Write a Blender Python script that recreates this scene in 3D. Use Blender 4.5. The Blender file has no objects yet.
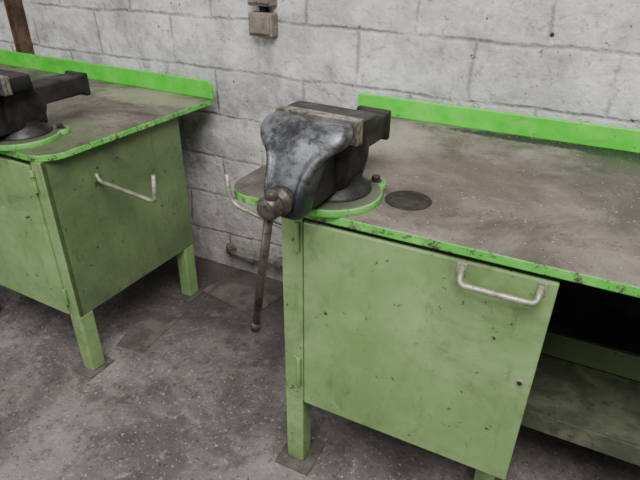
import bpy, bmesh, math, random
from mathutils import Vector, Matrix
C=bpy.context.scene.collection
def lin(c):
    return tuple(((v/255)/12.92 if v/255<=.04045 else ((v/255+.055)/1.055)**2.4) for v in c)+(1,)
# ---------------- materials
class M:
    def __init__(s,name,rough=.6,metal=0):
        s.m=bpy.data.materials.new(name); s.m.use_nodes=True
        s.nt=s.m.node_tree; s.b=s.nt.nodes['Principled BSDF']
        s.b.inputs['Roughness'].default_value=rough; s.b.inputs['Metallic'].default_value=metal
        s.tc=s.nt.nodes.new('ShaderNodeTexCoord').outputs['Object']
    def n(s,t,**k):
        x=s.nt.nodes.new(t)
        for a,b in k.items(): setattr(x,a,b)
        return x
    def l(s,a,b): s.nt.links.new(a,b)
    def mapping(s,scale=(1,1,1),rot=(0,0,0),loc=(0,0,0),src=None):
        x=s.n('ShaderNodeMapping'); x.inputs['Scale'].default_value=scale; x.inputs['Rotation'].default_value=rot; x.inputs['Location'].default_value=loc
        s.l(src or s.tc,x.inputs['Vector']); return x.outputs[0]
    def noise(s,scale,detail=6,rough=.6,vec=None,dist=0):
        x=s.n('ShaderNodeTexNoise'); x.inputs['Scale'].default_value=scale; x.inputs['Detail'].default_value=detail
        x.inputs['Roughness'].default_value=rough; x.inputs['Distortion'].default_value=dist
        s.l(vec or s.tc,x.inputs['Vector']); return x.outputs['Fac']
    def ramp(s,f,a,b,va=0,vb=1):
        x=s.n('ShaderNodeMapRange'); x.interpolation_type='SMOOTHSTEP'
        x.inputs['From Min'].default_value=a; x.inputs['From Max'].default_value=b
        x.inputs['To Min'].default_value=va; x.inputs['To Max'].default_value=vb
        s.l(f,x.inputs['Value']); return x.outputs[0]
    def math(s,op,a,b=None):
        x=s.n('ShaderNodeMath',operation=op)
        for i,v in enumerate((a,b)):
            if v is None: continue
            if isinstance(v,(int,float)): x.inputs[i].default_value=v
            else: s.l(v,x.inputs[i])
        return x.outputs[0]
    def mix(s,f,a,b,mode='MIX'):
        x=s.n('ShaderNodeMix',data_type='RGBA',blend_type=mode)
        for i,v in ((0,f),(6,a),(7,b)):
            if isinstance(v,(int,float)): x.inputs[i].default_value=v
            elif isinstance(v,tuple): x.inputs[i].default_value=v
            else: s.l(v,x.inputs[i])
        return x.outputs[2]
    def xyz(s):
        x=s.n('ShaderNodeSeparateXYZ'); s.l(s.tc,x.inputs[0]); return x.outputs
    def comb(s,a,b,c):
        x=s.n('ShaderNodeCombineXYZ')
        for i,v in enumerate((a,b,c)):
            if isinstance(v,(int,float)): x.inputs[i].default_value=v
            else: s.l(v,x.inputs[i])
        return x.outputs[0]
    def col(s,c): s.l(c,s.b.inputs['Base Color'])
    def bump(s,h,st=.3,dist=.01,prev=None):
        x=s.n('ShaderNodeBump'); x.inputs['Strength'].default_value=st; x.inputs['Distance'].default_value=dist
        s.l(h,x.inputs['Height'])
        if prev is not None: s.l(prev,x.inputs['Normal'])
        s.l(x.outputs[0],s.b.inputs['Normal']); return x.outputs[0]
def spot(m,x0,y0,rx,ry,a=1.0,b=.2,warp=None):
    X=m.xyz()
    dx=m.math('DIVIDE',m.math('SUBTRACT',X[0],x0),rx); dy=m.math('DIVIDE',m.math('SUBTRACT',X[1],y0),ry)
    d=m.math('ADD',m.math('MULTIPLY',dx,dx),m.math('MULTIPLY',dy,dy))
    if warp is not None: d=m.math('ADD',d,m.math('MULTIPLY',m.math('SUBTRACT',warp,.5),2.5))
    return m.ramp(d,b,a,1,0)

def paint(name,base,light,dirt,rough=.5,chip=.66):
    m=M(name,rough)
    c=m.mix(m.ramp(m.noise(4,8,.65),.35,.7),lin(base),lin(light))
    st=m.noise(3,6,.7,m.mapping((9,9,1.0)))
    c=m.mix(m.math('MULTIPLY',m.ramp(st,.55,.75),.45),c,lin(dirt))
    smu=m.ramp(m.noise(2.2,10,.75,dist=1.0),.50,.70)
    c=m.mix(m.math('MULTIPLY',smu,.5),c,lin(dirt))
    fine=m.ramp(m.noise(17,10,.8,m.mapping((1,1,.7),(0,0,0),(2,5,3)),dist=.5),.55,.66)
    c=m.mix(m.math('MULTIPLY',fine,.42),c,lin(dirt))
    ch=m.ramp(m.noise(34,6,.75),chip-.01,chip+.01)
    c=m.mix(ch,c,lin((52,48,42)))
    for k,(sc,rt_) in enumerate((((.5,.5,4),(.2,.5,.3)),((.6,.6,5),(.1,-.8,.1)))):
        s_=m.ramp(m.noise(20,8,.7,m.mapping(sc,rt_,(k*3,k,1)),dist=.6),.68,.72)
        c=m.mix(m.math('MULTIPLY',s_,.5),c,lin((72,74,60)))
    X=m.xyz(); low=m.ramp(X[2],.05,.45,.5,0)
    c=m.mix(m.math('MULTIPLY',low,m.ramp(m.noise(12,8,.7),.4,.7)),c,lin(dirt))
    m.col(c); m.bump(m.noise(9,4),.12,.01); return m.m
MAT={}
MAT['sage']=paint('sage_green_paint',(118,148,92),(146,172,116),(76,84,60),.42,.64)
MAT['sage_dk']=paint('sage_green_paint_shaded',(90,110,72),(110,130,88),(62,64,52),.5,.64)  # shaded copy of the sage paint: shade of side and inner faces in the colour
def fresh():
    m=M('fresh_green_paint',.42)
    c=m.mix(m.ramp(m.noise(6,8,.7),.4,.7),lin((62,194,38)),lin((102,214,70)))
    c=m.mix(m.ramp(m.noise(30,8,.75),.62,.66),c,lin((70,78,52)))
    c=m.mix(m.math('MULTIPLY',m.ramp(m.noise(5,8,.75,m.mapping((1,1,4))),.52,.72),.6),c,lin((90,116,68)))
    m.col(c); m.bump(m.noise(20,5),.2,.004); return m.m
MAT['fresh']=fresh()
def edge():
    m=M('chipped_green_edge',.5)
    c=m.mix(m.ramp(m.noise(10,8,.7),.4,.7),lin((84,182,62)),lin((128,204,102)))
    c=m.mix(m.ramp(m.noise(48,8,.8),.53,.57),c,lin((80,76,64)))
    c=m.mix(m.ramp(m.noise(8,8,.8,m.mapping((1,1,1),(0,0,0),(5,5,5))),.56,.60),c,lin((92,96,74)))
    m.col(c); m.bump(m.noise(60,5),.5,.004); return m.m
MAT['edge']=edge()
def swivel():
    m=M('swivel_plate_paint',.5)
    c=m.mix(m.ramp(m.noise(10,8,.7),.4,.7),lin((84,168,66)),lin((128,198,104)))
    X=m.xyz()
    top=m.math('MULTIPLY',m.ramp(X[2],.0155,.0175),m.ramp(m.noise(12,8,.8),.32,.5,.5,1))
    c=m.mix(top,c,lin((78,84,68)))
    c=m.mix(m.ramp(m.noise(42,8,.8),.57,.61),c,lin((70,68,58)))
    m.col(c); m.bump(m.noise(60,5),.5,.003); return m.m
MAT['swivel']=swivel()
def topmat(name,extra):
    m=M(name,.62)
    n1=m.noise(3,10,.7,dist=.6)
    c=m.mix(m.ramp(n1,.38,.66),lin((72,65,60)),lin((124,115,106)))
    c=m.mix(m.math('MULTIPLY',m.ramp(m.noise(12,10,.78),.48,.68),.75),c,lin((56,50,47)))
    c=m.mix(m.math('MULTIPLY',m.ramp(m.noise(5,8,.65,m.mapping((1,1,1),(0,0,0),(3,1,0))),.5,.7),.35),c,lin((156,148,137)))
    w=m.noise(14,6,.7)
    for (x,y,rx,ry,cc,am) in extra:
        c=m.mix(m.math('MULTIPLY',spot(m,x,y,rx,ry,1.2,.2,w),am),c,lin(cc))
    g=m.math('MULTIPLY',m.ramp(m.noise(26,8,.8),.60,.64),m.ramp(m.noise(3,3),.45,.6))
    c=m.mix(m.math('MULTIPLY',g,.6),c,lin((104,140,82)))
    c=m.mix(m.ramp(m.noise(120,2,.5),.66,.70),c,lin((45,42,40)))
    for k,rz in enumerate((.3,-.9,1.4)):
        s_=m.ramp(m.noise(22,8,.7,m.mapping((.4,4,1),(0,0,rz),(k*4,k,0)),dist=.5),.66,.71)
        c=m.mix(m.math('MULTIPLY',s_,.35),c,lin((56,50,47) if k else (170,162,150)))
    sp=m.ramp(m.noise(150,2,.5,m.mapping((1,1,1),(0,0,0),(5,5,5))),.71,.75)
    c=m.mix(sp,c,lin((190,185,172)))
    m.col(c); m.l(m.ramp(n1,.3,.7,.42,.75),m.b.inputs['Roughness'])
    m.bump(m.noise(40,8,.7),.3,.004); return m.m
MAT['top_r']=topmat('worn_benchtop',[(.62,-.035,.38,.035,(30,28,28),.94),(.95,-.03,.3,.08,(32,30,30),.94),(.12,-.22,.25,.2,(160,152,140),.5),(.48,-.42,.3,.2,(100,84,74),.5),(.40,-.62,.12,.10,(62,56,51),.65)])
MAT['top_l']=topmat('worn_benchtop_green_traces',[(-.25,-.1,.3,.12,(150,150,124),.6),(-.15,-.6,.2,.2,(100,112,80),.6),(-.6,-.35,.25,.2,(70,66,62),.6)])
def steel(name,a,b,rough=.4,metal=.8,sc=10):
    m=M(name,rough,metal)
    n=m.noise(sc,8,.7,dist=.4)
    c=m.mix(m.ramp(n,.38,.62),lin(a),lin(b))
    c=m.mix(m.math('MULTIPLY',m.ramp(m.noise(sc*5,6,.7),.58,.66),.6),c,lin((40,37,35)))
    m.col(c); m.l(m.ramp(n,.3,.7,rough+.15,rough-.08),m.b.inputs['Roughness'])
    m.bump(m.noise(sc*6,5),.2,.003); return m.m
def brightmat():
    m=M('worn_cast_steel',.4,.55)
    n=m.noise(13,8,.75,dist=.4); X=m.xyz()
    c=m.mix(m.ramp(n,.38,.60),lin((50,50,52)),lin((122,123,126)))
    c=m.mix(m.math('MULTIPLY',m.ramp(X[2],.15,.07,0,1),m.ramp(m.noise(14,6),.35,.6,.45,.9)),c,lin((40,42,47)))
    c=m.mix(m.math('MULTIPLY',m.ramp(m.noise(50,6,.7),.54,.62),.6),c,lin((34,32,32)))
    m.col(c); m.l(m.ramp(n,.3,.7,.5,.3),m.b.inputs['Roughness'])
    m.bump(m.noise(60,5),.25,.003); return m.m
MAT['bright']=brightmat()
MAT['cast']=steel('dark_cast_iron',(32,30,30),(58,55,53),.5,.5,12)
MAT['jaw']=steel('jaw_steel',(92,87,79),(158,151,140),.45,.6,30)
MAT['bar']=steel('worn_bar_steel',(66,61,58),(110,103,98),.42,.7,25)
MAT['rod']=steel('bare_rod_steel',(124,124,102),(172,172,152),.42,.5,20)
MAT['rust']=steel('rusty_steel',(60,44,34),(100,76,58),.75,.2,9)
MAT['pipe']=steel('grimy_pipe_steel',(70,64,58),(116,108,100),.75,.2,12)
MAT['dark']=steel('grimy_steel_and_shade',(18,20,17),(30,34,28),.8,.1,8)  # near-black tone, also paints shade on the bay panel and top rails
MAT['plate']=steel('dirty_floor_steel',(72,66,63),(100,94,90),.75,.1,9)
MAT['disc']=steel('oily_black_steel',(28,25,22),(50,46,40),.6,.3,30)
MAT['shelf']=steel('dusty_shelf_steel',(70,76,60),(108,112,90),.7,.1,7)
MAT['box']=steel('grey_brown_plastic',(98,88,78),(126,116,106),.6,0,12)
def wall():
    m=M('painted_block_wall',.8)
    X=m.xyz()
    wv=m.noise(2.5,3,.5); wv2=m.noise(9,6,.7)
    u=m.math('ADD',X[0],m.math('ADD',m.math('MULTIPLY',wv,.05),m.math('MULTIPLY',wv2,.03)))
    v=m.math('ADD',X[2],m.math('ADD',m.math('MULTIPLY',wv,.03),m.math('MULTIPLY',wv2,.028)))
    v=m.math('SUBTRACT',v,.022)
    br=m.n('ShaderNodeTexBrick'); br.offset=.5
    br.inputs['Scale'].default_value=1; br.inputs['Brick Width'].default_value=.40; br.inputs['Row Height'].default_value=.185
    br.inputs['Mortar Size'].default_value=.010; br.inputs['Mortar Smooth'].default_value=1
    br.inputs['Color1'].default_value=(.35,.35,.35,1); br.inputs['Color2'].default_value=(.65,.65,.65,1)
    m.l(m.comb(u,v,0),br.inputs['Vector'])
    mort=m.math('MULTIPLY',br.outputs['Fac'],m.ramp(m.noise(6,8,.75,m.mapping((1,1,1),(0,0,0),(2,8,5))),.36,.58,.12,1))
    c=m.mix(m.ramp(m.noise(3.5,12,.75),.38,.62),lin((176,173,171)),lin((220,217,214)))
    c=m.mix(m.math('MULTIPLY',br.outputs['Color'],.16),c,lin((150,147,146)))
    c=m.mix(m.math('MULTIPLY',m.ramp(m.noise(5,12,.8,dist=.6),.49,.66),.55),c,lin((122,118,116)))
    c=m.mix(m.math('MULTIPLY',m.ramp(m.noise(1.8,10,.75,m.mapping((1,1,1),(0,0,0),(7,3,2)),dist=.7),.50,.66),.6),c,lin((112,108,106)))
    c=m.mix(m.math('MULTIPLY',m.ramp(m.noise(24,10,.8,m.mapping((1,1,1),(0,0,0),(3,3,9)),dist=.3),.55,.62),.5),c,lin((100,96,94)))
    c=m.mix(m.math('MULTIPLY',mort,.6),c,lin((92,88,86)))
    vo=m.n('ShaderNodeTexVoronoi',feature='DISTANCE_TO_EDGE'); vo.inputs['Scale'].default_value=2.6
    wn=m.n('ShaderNodeTexNoise'); wn.inputs['Scale'].default_value=5; wn.inputs['Detail'].default_value=8; m.l(m.tc,wn.inputs['Vector'])
    va=m.n('ShaderNodeVectorMath',operation='MULTIPLY_ADD'); m.l(wn.outputs['Color'],va.inputs[0]); va.inputs[1].default_value=(.4,.4,.4); m.l(m.tc,va.inputs[2])
    m.l(va.outputs[0],vo.inputs['Vector'])
    cr=m.math('MULTIPLY',m.ramp(vo.outputs['Distance'],.0,.010,1,0),m.ramp(m.noise(2,3,.6,m.mapping((1,1,1),(0,0,0),(1,9,4))),.56,.63))
    c=m.mix(m.math('MULTIPLY',cr,.5),c,lin((88,84,82)))
    c=m.mix(m.ramp(m.noise(45,5,.7),.64,.68),c,lin((88,84,82)))
    low=m.math('MULTIPLY',m.ramp(X[2],.0,.8,1,0),m.ramp(m.noise(4,8,.7),.3,.65,.4,1))
    c=m.mix(m.math('MULTIPLY',low,.75),c,lin((116,110,105)))
    m.col(c)
    h=m.math('SUBTRACT',m.math('MULTIPLY',m.noise(20,10,.72),.35),m.math('MULTIPLY',mort,.8))
    h=m.math('SUBTRACT',h,m.math('MULTIPLY',cr,.4))
    b=m.bump(h,.5,.012); m.bump(m.noise(5,6,.6),.5,.04,b)
    return m.m
MAT['wall']=wall()
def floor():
    m=M('worn_concrete_floor',.75)
    c=m.mix(m.ramp(m.noise(2.2,10,.7,dist=.4),.37,.64),lin((88,80,78)),lin((136,128,125)))
    c=m.mix(m.math('MULTIPLY',m.ramp(m.noise(8,12,.8),.48,.62),.7),c,lin((70,63,61)))
    c=m.mix(m.math('MULTIPLY',m.ramp(m.noise(17,12,.8,m.mapping((1,1,1),(0,0,0),(4,4,1)),dist=.5),.54,.64),.5),c,lin((158,151,148)))
    c=m.mix(m.math('MULTIPLY',m.ramp(m.noise(50,6,.75),.57,.62),.75),c,lin((54,49,47)))
    c=m.mix(m.math('MULTIPLY',m.ramp(m.noise(80,4,.7,m.mapping((1,1,1),(0,0,0),(9,2,1))),.60,.65),.6),c,lin((188,183,178)))
    X=m.xyz(); c=m.mix(m.ramp(X[1],-.6,-.1,0,.7),c,lin((50,45,43)))  # shade under the benches painted into the floor, darker toward the wall
    m.col(c); m.l(m.ramp(m.noise(6,6),.4,.65,.5,.85),m.b.inputs['Roughness'])
    m.bump(m.noise(45,10,.75),.7,.008); return m.m
MAT['floor']=floor()
# ---------------- geometry
def add(name,bm,mat,parent=None,smooth=False,bevel=0,seg=2):
    me=bpy.data.meshes.new(name); bmesh.ops.recalc_face_normals(bm,faces=bm.faces); bm.to_mesh(me); bm.free()
    o=bpy.data.objects.new(name,me); C.objects.link(o)
    me.materials.append(MAT[mat])
    if smooth:
        for p in me.polygons: p.use_smooth=True
    if bevel:
        b=o.modifiers.new('bevel','BEVEL'); b.width=bevel; b.segments=seg; b.limit_method='ANGLE'; b.angle_limit=.7
    if parent: o.parent=parent
    return o
def box(name,x0,x1,y0,y1,z0,z1,mat,parent=None,bevel=.002,rot=None):
    bm=bmesh.new(); bmesh.ops.create_cube(bm,size=1)
    for v in bm.verts: v.co=Vector(((x0+x1)/2+v.co.x*(x1-x0),(y0+y1)/2+v.co.y*(y1-y0),(z0+z1)/2+v.co.z*(z1-z0)))
    return add(name,bm,mat,parent,bevel=bevel)
def prism(name,pts,z0,z1,mat,parent=None,bevel=.002,sidemat=None):
    bm=bmesh.new(); a=[bm.verts.new((x,y,z0)) for x,y in pts]; b=[bm.verts.new((x,y,z1)) for x,y in pts]
    bm.faces.new(a[::-1]); bm.faces.new(b); n=len(pts)
    for i in range(n): bm.faces.new((a[i],a[(i+1)%n],b[(i+1)%n],b[i]))
    o=add(name,bm,mat,parent,bevel=bevel)
    if sidemat:
        o.data.materials.append(MAT[sidemat])
        for p in o.data.polygons:
            if abs(p.normal.z)<.5: p.material_index=1
    return o
def cyl(name,p,q,r,mat,parent=None,r2=None,n=32,bevel=0):
    p=Vector(p);q=Vector(q); bm=bmesh.new()
    bmesh.ops.create_cone(bm,cap_ends=True,segments=n,radius1=r,radius2=r if r2 is None else r2,depth=(q-p).length)
    mt=Matrix.Translation((p+q)/2)@(q-p).to_track_quat('Z','Y').to_matrix().to_4x4()
    bmesh.ops.transform(bm,matrix=mt,verts=bm.verts)
    o=add(name,bm,mat,parent,bevel=bevel)
    for f in o.data.polygons: f.use_smooth=len(f.vertices)==4
    return o
def rev(name,prof,origin,axis,mat,parent=None,n=40):
    bm=bmesh.new(); q=Vector(axis).to_track_quat('Z','Y'); rings=[]
    for r,t in prof:
        rings.append([bm.verts.new(Vector(origin)+q@Vector((r*math.cos(2*math.pi*i/n),r*math.sin(2*math.pi*i/n),t))) for i in range(n)])
    for a,b in zip(rings,rings[1:]):
        for i in range(n): bm.faces.new((a[i],a[(i+1)%n],b[(i+1)%n],b[i]))
    bm.faces.new(rings[0][::-1]); bm.faces.new(rings[-1])
    o=add(name,bm,mat,parent,bevel=.0008)
    for f in o.data.polygons: f.use_smooth=len(f.vertices)==4
    return o
def tube(name,pts,r,mat,parent=None,rad=.015):
    P=[Vector(p) for p in pts]; path=[P[0]]
    for i in range(1,len(P)-1):
        a=(P[i-1]-P[i]); b=(P[i+1]-P[i]); ra=min(rad,a.length*.45,b.length*.45)
        A=P[i]+a.normalized()*ra; B=P[i]+b.normalized()*ra
        for k in range(9):
            t=k/8; path.append((1-t)**2*A+2*t*(1-t)*P[i]+t*t*B)
    path.append(P[-1])
    bm=bmesh.new(); rings=[]; n=16; up=None
    for i,p in enumerate(path):
        d=(path[min(i+1,len(path)-1)]-path[max(i-1,0)]).normalized()
        if up is None: up=d.orthogonal().normalized()
        up=(up-d*up.dot(d)).normalized(); s=d.cross(up)
        rings.append([bm.verts.new(p+r*(up*math.cos(2*math.pi*k/n)+s*math.sin(2*math.pi*k/n))) for k in range(n)])
    for a,b in zip(rings,rings[1:]):
        for i in range(n): bm.faces.new((a[i],a[(i+1)%n],b[(i+1)%n],b[i]))
    bm.faces.new(rings[0][::-1]); bm.faces.new(rings[-1])
    return add(name,bm,mat,parent,smooth=True)
def loft(name,secs,mat,parent=None,N=40,groove=0):
    bm=bmesh.new(); rings=[]
    S=[]
    for i in range(len(secs)-1):
        p0=secs[max(i-1,0)];p1=secs[i];p2=secs[i+1];p3=secs[min(i+2,len(secs)-1)]
        for k in range(4):
            t=k/4; S.append(tuple(.5*((2*b)+(-a+c)*t+(2*a-5*b+4*c-d)*t*t+(-a+3*b-3*c+d)*t**3) for a,b,c,d in zip(p0,p1,p2,p3)))
    S.append(secs[-1])
    for (z,yb,yf,hw,e) in S:
        r=[]
        for i in range(N):
            t=2*math.pi*i/N; c,s=math.cos(t),math.sin(t)
            x=hw*math.copysign(abs(c)**(2/e),c); y=(yb+yf)/2+(yb-yf)/2*math.copysign(abs(s)**(2/e),s)
            if groove and s<0:
                u=abs(x)/hw; g=max(0,min(1,(.172-z)/.03))*max(0,min(1,(z-.03)/.03))
                sm=max(0,min(1,(.80-u)/.28)); sm=sm*sm*(3-2*sm)
                y+=groove*g*sm
            r.append(bm.verts.new((x,y,z)))
        rings.append(r)
    for a,b in zip(rings,rings[1:]):
        for i in range(N): bm.faces.new((a[i],a[(i+1)%N],b[(i+1)%N],b[i]))
    bm.faces.new(rings[0][::-1]); bm.faces.new(rings[-1])
    o=add(name,bm,mat,parent,smooth=True)
    b=o.modifiers.new('bevel','BEVEL'); b.width=.003; b.segments=3; b.limit_method='ANGLE'; b.angle_limit=.9
    return o
def empty(name,loc=(0,0,0),rz=0,ry=0):
    e=bpy.data.objects.new(name,None); e.empty_display_size=.1; e.location=loc; e.rotation_euler=(0,ry,rz); C.objects.link(e); return e
def arc(cx,cy,r,a0,a1,n=10):
    return [(cx+r*math.cos(math.radians(a0+(a1-a0)*i/n)),cy+r*math.sin(math.radians(a0+(a1-a0)*i/n))) for i in range(n+1)]
# ---------------- room
WY=.06
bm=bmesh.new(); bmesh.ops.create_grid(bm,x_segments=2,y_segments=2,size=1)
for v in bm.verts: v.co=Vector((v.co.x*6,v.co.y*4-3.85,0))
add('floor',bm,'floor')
box('wall_back',-6,6,WY,.26,-.05,3.2,'wall',bevel=0)
# ---------------- right bench
B=empty('workbench')
H=.85;D=.7627
pts=[(0,.004)]+[( -.022,-.55)]+arc(.05,-D+.075,.075,180,270,10)+[(1.75,-D),(1.75,.004)]
prism('top',pts,H-.022,H,'top_r',B,.003,'edge')
box('upstand',0,1.75,-.006,.008,H,H+.064,'fresh',B,.003)
x0,xs,xd=.1315,.190,.7285; yf=-D+.008; b=.26
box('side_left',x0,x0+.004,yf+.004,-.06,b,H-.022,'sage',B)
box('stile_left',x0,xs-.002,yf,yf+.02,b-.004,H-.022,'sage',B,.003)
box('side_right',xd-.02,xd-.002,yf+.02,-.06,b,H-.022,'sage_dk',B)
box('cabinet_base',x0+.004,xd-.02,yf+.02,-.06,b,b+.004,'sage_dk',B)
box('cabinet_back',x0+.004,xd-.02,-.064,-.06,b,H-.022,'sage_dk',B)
box('rail_top_shade',xs,xd,yf+.003,yf+.02,H-.05,H-.022,'dark',B)  # dark strip paints the shade below the top's lip
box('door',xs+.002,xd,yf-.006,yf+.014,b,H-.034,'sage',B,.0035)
for i,(za,zb) in enumerate(((.735,.812),(.315,.41))):
    cyl('hinge_%d'%(i+1),(xs-.014,yf-.005,za),(xs-.014,yf-.005,zb),.006,'sage',B,bevel=.001)
    box('hinge_leaf_%d'%(i+1),xs-.03,xs-.012,yf-.003,yf+.002,za,zb,'sage',B,.001)
for i,(lx,ly) in enumerate(((x0,yf),(x0,-.13),(xd-.075,yf+.16),(xd-.06,-.13))):
    box('leg_%d'%(i+1),lx,lx+.054,ly,ly+.05,.006,b,'sage',B,.004)
    box('foot_plate_%d'%(i+1),lx-.025,lx+.085,ly-.035,ly+.085,0,.006,'plate',B,.001)
tube('handle_rod',[(.550,yf-.004,.802),(.553,yf-.034,.778),(.698,yf-.034,.778),(.700,yf-.004,.802)],.0065,'rod',B,.014)
box('handle_tab_1',.540,.560,yf-.009,yf-.005,.785,.812,'rod',B,.001)
box('handle_tab_2',.692,.710,yf-.009,yf-.005,.785,.812,'rod',B,.001)
cyl('lock_rosette',(.705,yf-.005,.562),(.705,yf-.008,.562),.008,'rod',B,bevel=.001)
cyl('lock_core',(.705,yf-.007,.562),(.705,yf-.0095,.562),.005,'bar',B,bevel=.0005)
box('lock_slot',.7037,.7063,yf-.0105,yf-.0085,.558,.566,'disc',B,0)
box('shelf',xd,1.72,-.56,-.30,.285,.30,'shelf',B,.003)
box('shelf_front_lip',xd,1.72,-.565,-.557,.255,.312,'shelf',B,.002)
box('shelf_back_rail',xd,1.72,-.30,-.285,.30,.38,'sage_dk',B,.002)
box('bay_shade_panel',xd,1.72,-.10,-.09,.12,H-.022,'dark',B,.002)  # added panel, its dark colour stands in for shadow inside the open bay
box('end_panel',1.68,1.72,yf+.02,-.06,.26,H-.022,'sage',B)
for i,ly in enumerate((yf+.02,-.13)):
    box('leg_%d'%(i+5),1.665,1.72,ly,ly+.05,.006,.26,'sage',B,.004)
    box('foot_plate_%d'%(i+5),1.64,1.745,ly-.03,ly+.08,0,.006,'plate',B,.001)
tube('side_hook',[(x0,-.6,.685),(.10,-.6,.68),(-.12,-.6,.725),(-.128,-.6,.81)],.0065,'rod',B,.035)
# ---------------- left bench
L=empty('workbench.001',(-.6085,-.0096,0),-.0321)
H2=.8185;D2=.7592; LE=-2.3
pts=[(LE,.004),(LE,-D2)]+arc(-.08,-D2+.08,.08,270,360,10)+[(0,.004)]
prism('top',pts,H2-.02,H2,'top_l',L,.003,'edge')
bm=bmesh.new(); pr=[(LE,H2),(0,H2)]+[(-.025+.025*math.cos(math.radians(a)),H2+.044+.025*math.sin(math.radians(a))) for a in range(0,91,10)]+[(LE,H2+.069)]
f=[bm.verts.new((x,-.006,z)) for x,z in pr]; k=[bm.verts.new((x,.006,z)) for x,z in pr]
bm.faces.new(f); bm.faces.new(k[::-1])
for i in range(len(pr)): bm.faces.new((f[i],f[(i+1)%len(pr)],k[(i+1)%len(pr)],k[i]))
add('upstand',bm,'fresh',L,bevel=.003)
xr=-.0308; yf2=-D2+.0063; b2=.2444; yb=-.1726
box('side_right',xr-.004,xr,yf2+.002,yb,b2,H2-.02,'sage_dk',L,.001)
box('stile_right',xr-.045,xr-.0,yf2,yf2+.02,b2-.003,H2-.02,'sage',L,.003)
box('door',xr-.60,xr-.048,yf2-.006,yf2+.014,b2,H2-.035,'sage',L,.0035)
box('rail_top_shade',xr-.60,xr-.04,yf2+.003,yf2+.02,H2-.045,H2-.02,'dark',L)  # same painted shade below this top's lip
box('side_left',xr-.66,xr-.655,yf2+.002,yb,b2,H2-.02,'sage',L)
box('stile_left',xr-.66,xr-.602,yf2,yf2+.02,b2-.003,H2-.02,'sage',L,.003)
box('cabinet_base',xr-.655,xr-.004,yf2+.02,yb,b2,b2+.004,'sage_dk',L)
box('cabinet_back',xr-.655,xr-.004,yb-.004,yb,b2,H2-.02,'sage_dk',L)
for i,(za,zb) in enumerate(((.70,.77),(.29,.35))):
    cyl('hinge_%d'%(i+1),(xr-.04,yf2-.005,za),(xr-.04,yf2-.005,zb),.0055,'sage',L,bevel=.001)
for i,(lx,ly) in enumerate(((xr-.052,yf2),(xr-.052,yb-.055),(xr-.66,yf2),(xr-.66,yb-.055),(LE+.05,yf2),(LE+.05,yb-.055))):
    box('leg_%d'%(i+1),lx,lx+.052,ly,ly+.055,.005,b2 if i<4 else H2-.02,'sage',L,.004)
    box('foot_plate_%d'%(i+1),lx-.03,lx+.07,ly-.03,ly+.08,0,.005,'plate',L,.001)
tube('side_hook',[(xr,-.575,.705),(xr+.012,-.575,.68),(xr+.235,-.565,.655),(xr+.245,-.565,.745)],.0065,'rod',L,.014)
box('hook_tab',xr,xr+.004,-.59,-.562,.678,.728,'sage_dk',L,.001)
# ---------------- vise
def vise(name,loc,rz,handle,rtop=.028,rlen=.285,tail=0):
    V=empty(name,loc,rz); AZ=.068
    rev('swivel_plate',[(.116,0),(.116,.015),(.111,.018),(.07,.018)],(0,0,0),(0,0,1),'swivel',V,64)
    for i,a in enumerate((55,235)):
        cx,cy=.116*math.cos(math.radians(a)),.116*math.sin(math.radians(a))
        cyl('ear_%d'%i,(cx,cy,0),(cx,cy,.0165),.026,'swivel',V,bevel=.002)
        cyl('washer_%d'%i,(cx,cy,.0165),(cx,cy,.0195),.015,'bar',V,bevel=.0005)
        cyl('bolt_%d'%i,(cx,cy,.019),(cx,cy,.030),.0105,'bar',V,n=6,bevel=.001)
    rev('swivel_base',[(.088,.017),(.086,.024),(.07,.036),(.062,.05),(.062,.06)],(0,.01,0),(0,0,1),'cast',V,48)
    loft('fixed_body',[(.04,.07,-.06,.056,3),(.07,.082,-.065,.060,4),(.10,.086,-.065,.060,5),(.13,.073,-.06,.062,5),(.15,.045,-.058,.074,5),(.165,.03,-.056,.092,6),(.185,.022,-.055,.098,7),(.203,.018,-.055,.098,8)],'cast',V)
    bm=bmesh.new(); bmesh.ops.create_cube(bm,size=1)
    for v in bm.verts: v.co=Vector((v.co.x*.082,-.035+v.co.y*.23,.085+v.co.z*.10))
    add('guide_slide',bm,'cast',V,bevel=.006,seg=3)
    box('slide_tail',-.040,.040,.05,.205+tail,.09,.15,'cast',V,.006)
    box('slide_rear_cap',-.045,.045,.195+tail,.215+tail,.082,.156,'cast',V,.006)
    secs=[(.022,-.150,-.190,.030,2.6),(.034,-.135,-.205,.038,3),(.055,-.130,-.214,.045,3.4),(.08,-.125,-.212,.048,3.8),(.105,-.115,-.202,.051,4),(.128,-.105,-.188,.057,4),(.145,-.092,-.176,.067,4),(.158,-.080,-.165,.083,4.2),(.168,-.077,-.157,.092,4.6),(.184,-.077,-.147,.096,5),(.196,-.077,-.136,.094,5),(.204,-.077,-.122,.088,5)]
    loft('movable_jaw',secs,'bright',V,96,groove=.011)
    box('jaw_plate_front',-.098,.098,-.077,-.066,.158,.209,'jaw',V,.0015)
    box('jaw_plate_rear',-.098,.098,-.064,-.053,.158,.209,'jaw',V,.0015)
    rev('screw_collar',[(.030,0),(.030,.014),(.024,.018),(.020,.024),(.022,.028),(.025,.034),(.025,.050),(.020,.058),(.010,.061)],(0,-.200,AZ),(0,-1,0),'bar',V)
    p=Vector((0,-.242,AZ)); d=Vector(handle).normalized()
    a=p-d*rtop; e=p+d*rlen
    cyl('handle_bar',a,e,.0092,'bar',V)
    for nm,c in (('a',a),('b',e)):
        rev('handle_knob_'+nm,[(.008,-.015),(.0115,-.010),(.013,0),(.0115,.010),(.007,.015)],c,d,'bar',V)
    return V
vise('bench_vise',(.218,-.668,H),math.radians(-4),(-.20,.05,-1),.022,.33)
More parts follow.
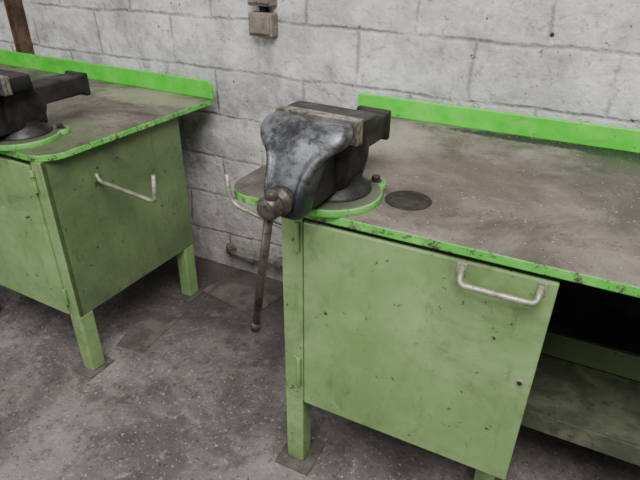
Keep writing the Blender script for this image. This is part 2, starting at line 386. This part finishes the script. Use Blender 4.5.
vise('bench_vise.001',(-.845,-.675,H2),math.radians(0),(-1,0,-.25),.085,.22,.045)
rev('round_steel_disc',[(.053,0),(.053,.0015),(.049,.003),(.03,.003),(.028,.002),(.02,.002)],(.385,-.612,H),(0,0,1),'disc',None,64)
# ---------------- scattered shavings
def flakes(name,n,fn,z,smin,smax,mat,seed):
    R=random.Random(seed); bm=bmesh.new()
    for i in range(n):
        x,y=fn(R); s=R.uniform(smin,smax); a=R.uniform(0,6.28)
        vs=[]
        for k in range(4):
            t=a+k*1.57+R.uniform(-.4,.4); r=s*R.uniform(.4,1)
            vs.append(bm.verts.new((x+r*math.cos(t),y+r*math.sin(t)*.6,z)))
        ap=bm.verts.new((x,y,z+s*.5))
        bm.faces.new(vs[::-1])
        for k in range(4): bm.faces.new((vs[k],vs[(k+1)%4],ap))
    return add(name,bm,mat)
flakes('metal_shavings',500,lambda R:(R.uniform(.35,1.2),-.012-abs(R.gauss(0,.03))),H,.001,.004,'disc',1)
flakes('metal_shavings.001',140,lambda R:(.42+abs(R.gauss(0,.10)),-.62+R.gauss(0,.06)),H,.0006,.0018,'jaw',2)
flakes('floor_debris',450,lambda R:(R.uniform(-1.5,.9),R.uniform(-1.1,0)),0,.001,.004,'jaw',3)
flakes('floor_debris.001',400,lambda R:(R.uniform(-1.5,1.2),R.uniform(-1.1,.03)),0,.001,.005,'disc',4)
# ---------------- wall fixtures
S=empty('electrical_switch_box',(0,WY,0))
box('lower_box',-.442,-.345,-.048,0,1.062,1.142,'box',S,.006)
box('lower_cover',-.435,-.352,-.054,-.047,1.072,1.132,'box',S,.003)
box('upper_box',-.442,-.345,-.048,0,1.162,1.26,'box',S,.006)
box('upper_cover',-.435,-.352,-.054,-.047,1.172,1.25,'box',S,.003)
box('link',-.405,-.382,-.03,0,1.13,1.17,'dark',S,.002)
cyl('conduit',(-.394,-.016,1.26),(-.394,-.016,3.1),.011,'box',S)
P=empty('steel_post',(.0,WY,0))
box('flange_left',-1.785,-1.775,-.022,0,0,3.1,'rust',P,.002)
box('flange_right',-1.695,-1.685,-.022,0,0,3.1,'rust',P,.002)
box('web',-1.78,-1.69,-.006,0,0,3.1,'rust',P,.001)
Q=empty('water_pipe',(-.03,WY-.012,-.03))
tube('pipe_run',[(-.60,-.02,.135),(-.52,-.02,.13),(-.30,-.02,.145),(-.05,-.02,.145)],.011,'pipe',Q,.02)
cyl('union',(-.50,-.02,.13),(-.455,-.02,.132),.019,'pipe',Q,n=6,bevel=.002)
rev('wall_flange',[(.028,0),(.028,.006),(.016,.012),(.012,.03)],(-.60,.012,.135),(0,-1,0),'pipe',Q)
cyl('clip',(-.33,-.034,.143),(-.33,.012,.143),.02,'pipe',Q,bevel=.002)
cyl('wall_anchor_hole',(.565,WY+.002,1.135),(.565,WY-.0015,1.135),.006,'disc',None)
prism('floor_plate',[(-.64,-.17),(-.34,-.22),(-.30,-.06),(-.60,-.02)],0,.004,'plate',None,.001)
prism('floor_plate.001',[(-.70,-.62),(-.58,-.60),(-.60,-.33),(-.78,-.36)],0,.003,'plate',None,.001)
# ---------------- camera
cx,cy,cz,yaw,pit,roll,f=.6937,-1.6905,1.3639,-.4581,.5118,.0126,533.29
fw=Vector((math.sin(yaw)*math.cos(pit),math.cos(yaw)*math.cos(pit),-math.sin(pit)))
rt=Vector((math.cos(yaw),-math.sin(yaw),0)); up=rt.cross(fw)
r2=rt*math.cos(roll)+up*math.sin(roll); u2=-rt*math.sin(roll)+up*math.cos(roll)
cam=bpy.data.cameras.new('camera'); cam.lens=f/640*36; cam.sensor_width=36; cam.clip_start=.02
co=bpy.data.objects.new('camera',cam); C.objects.link(co)
co.matrix_world=Matrix(((r2.x,u2.x,-fw.x,cx),(r2.y,u2.y,-fw.y,cy),(r2.z,u2.z,-fw.z,cz),(0,0,0,1)))
bpy.context.scene.camera=co
# ---------------- light
w=bpy.data.worlds.new('w'); bpy.context.scene.world=w; w.use_nodes=True
w.node_tree.nodes['Background'].inputs[0].default_value=(.95,.97,1,1); w.node_tree.nodes['Background'].inputs[1].default_value=.30
def area(name,loc,target,size,sy,power,col=(1,1,1)):
    l=bpy.data.lights.new(name,'AREA'); l.shape='RECTANGLE'; l.size=size; l.size_y=sy; l.energy=power; l.color=col
    o=bpy.data.objects.new(name,l); C.objects.link(o); o.location=loc
    o.rotation_euler=(Vector(target)-Vector(loc)).to_track_quat('-Z','Y').to_euler()
area('skylight',(1.0,-2.2,3.6),(.4,-.3,.5),2.2,2.0,195,(1,.99,.97))
area('window_light',(-2.5,-4.5,2.4),(0,-.3,.5),2.5,2,65,(.96,.98,1))
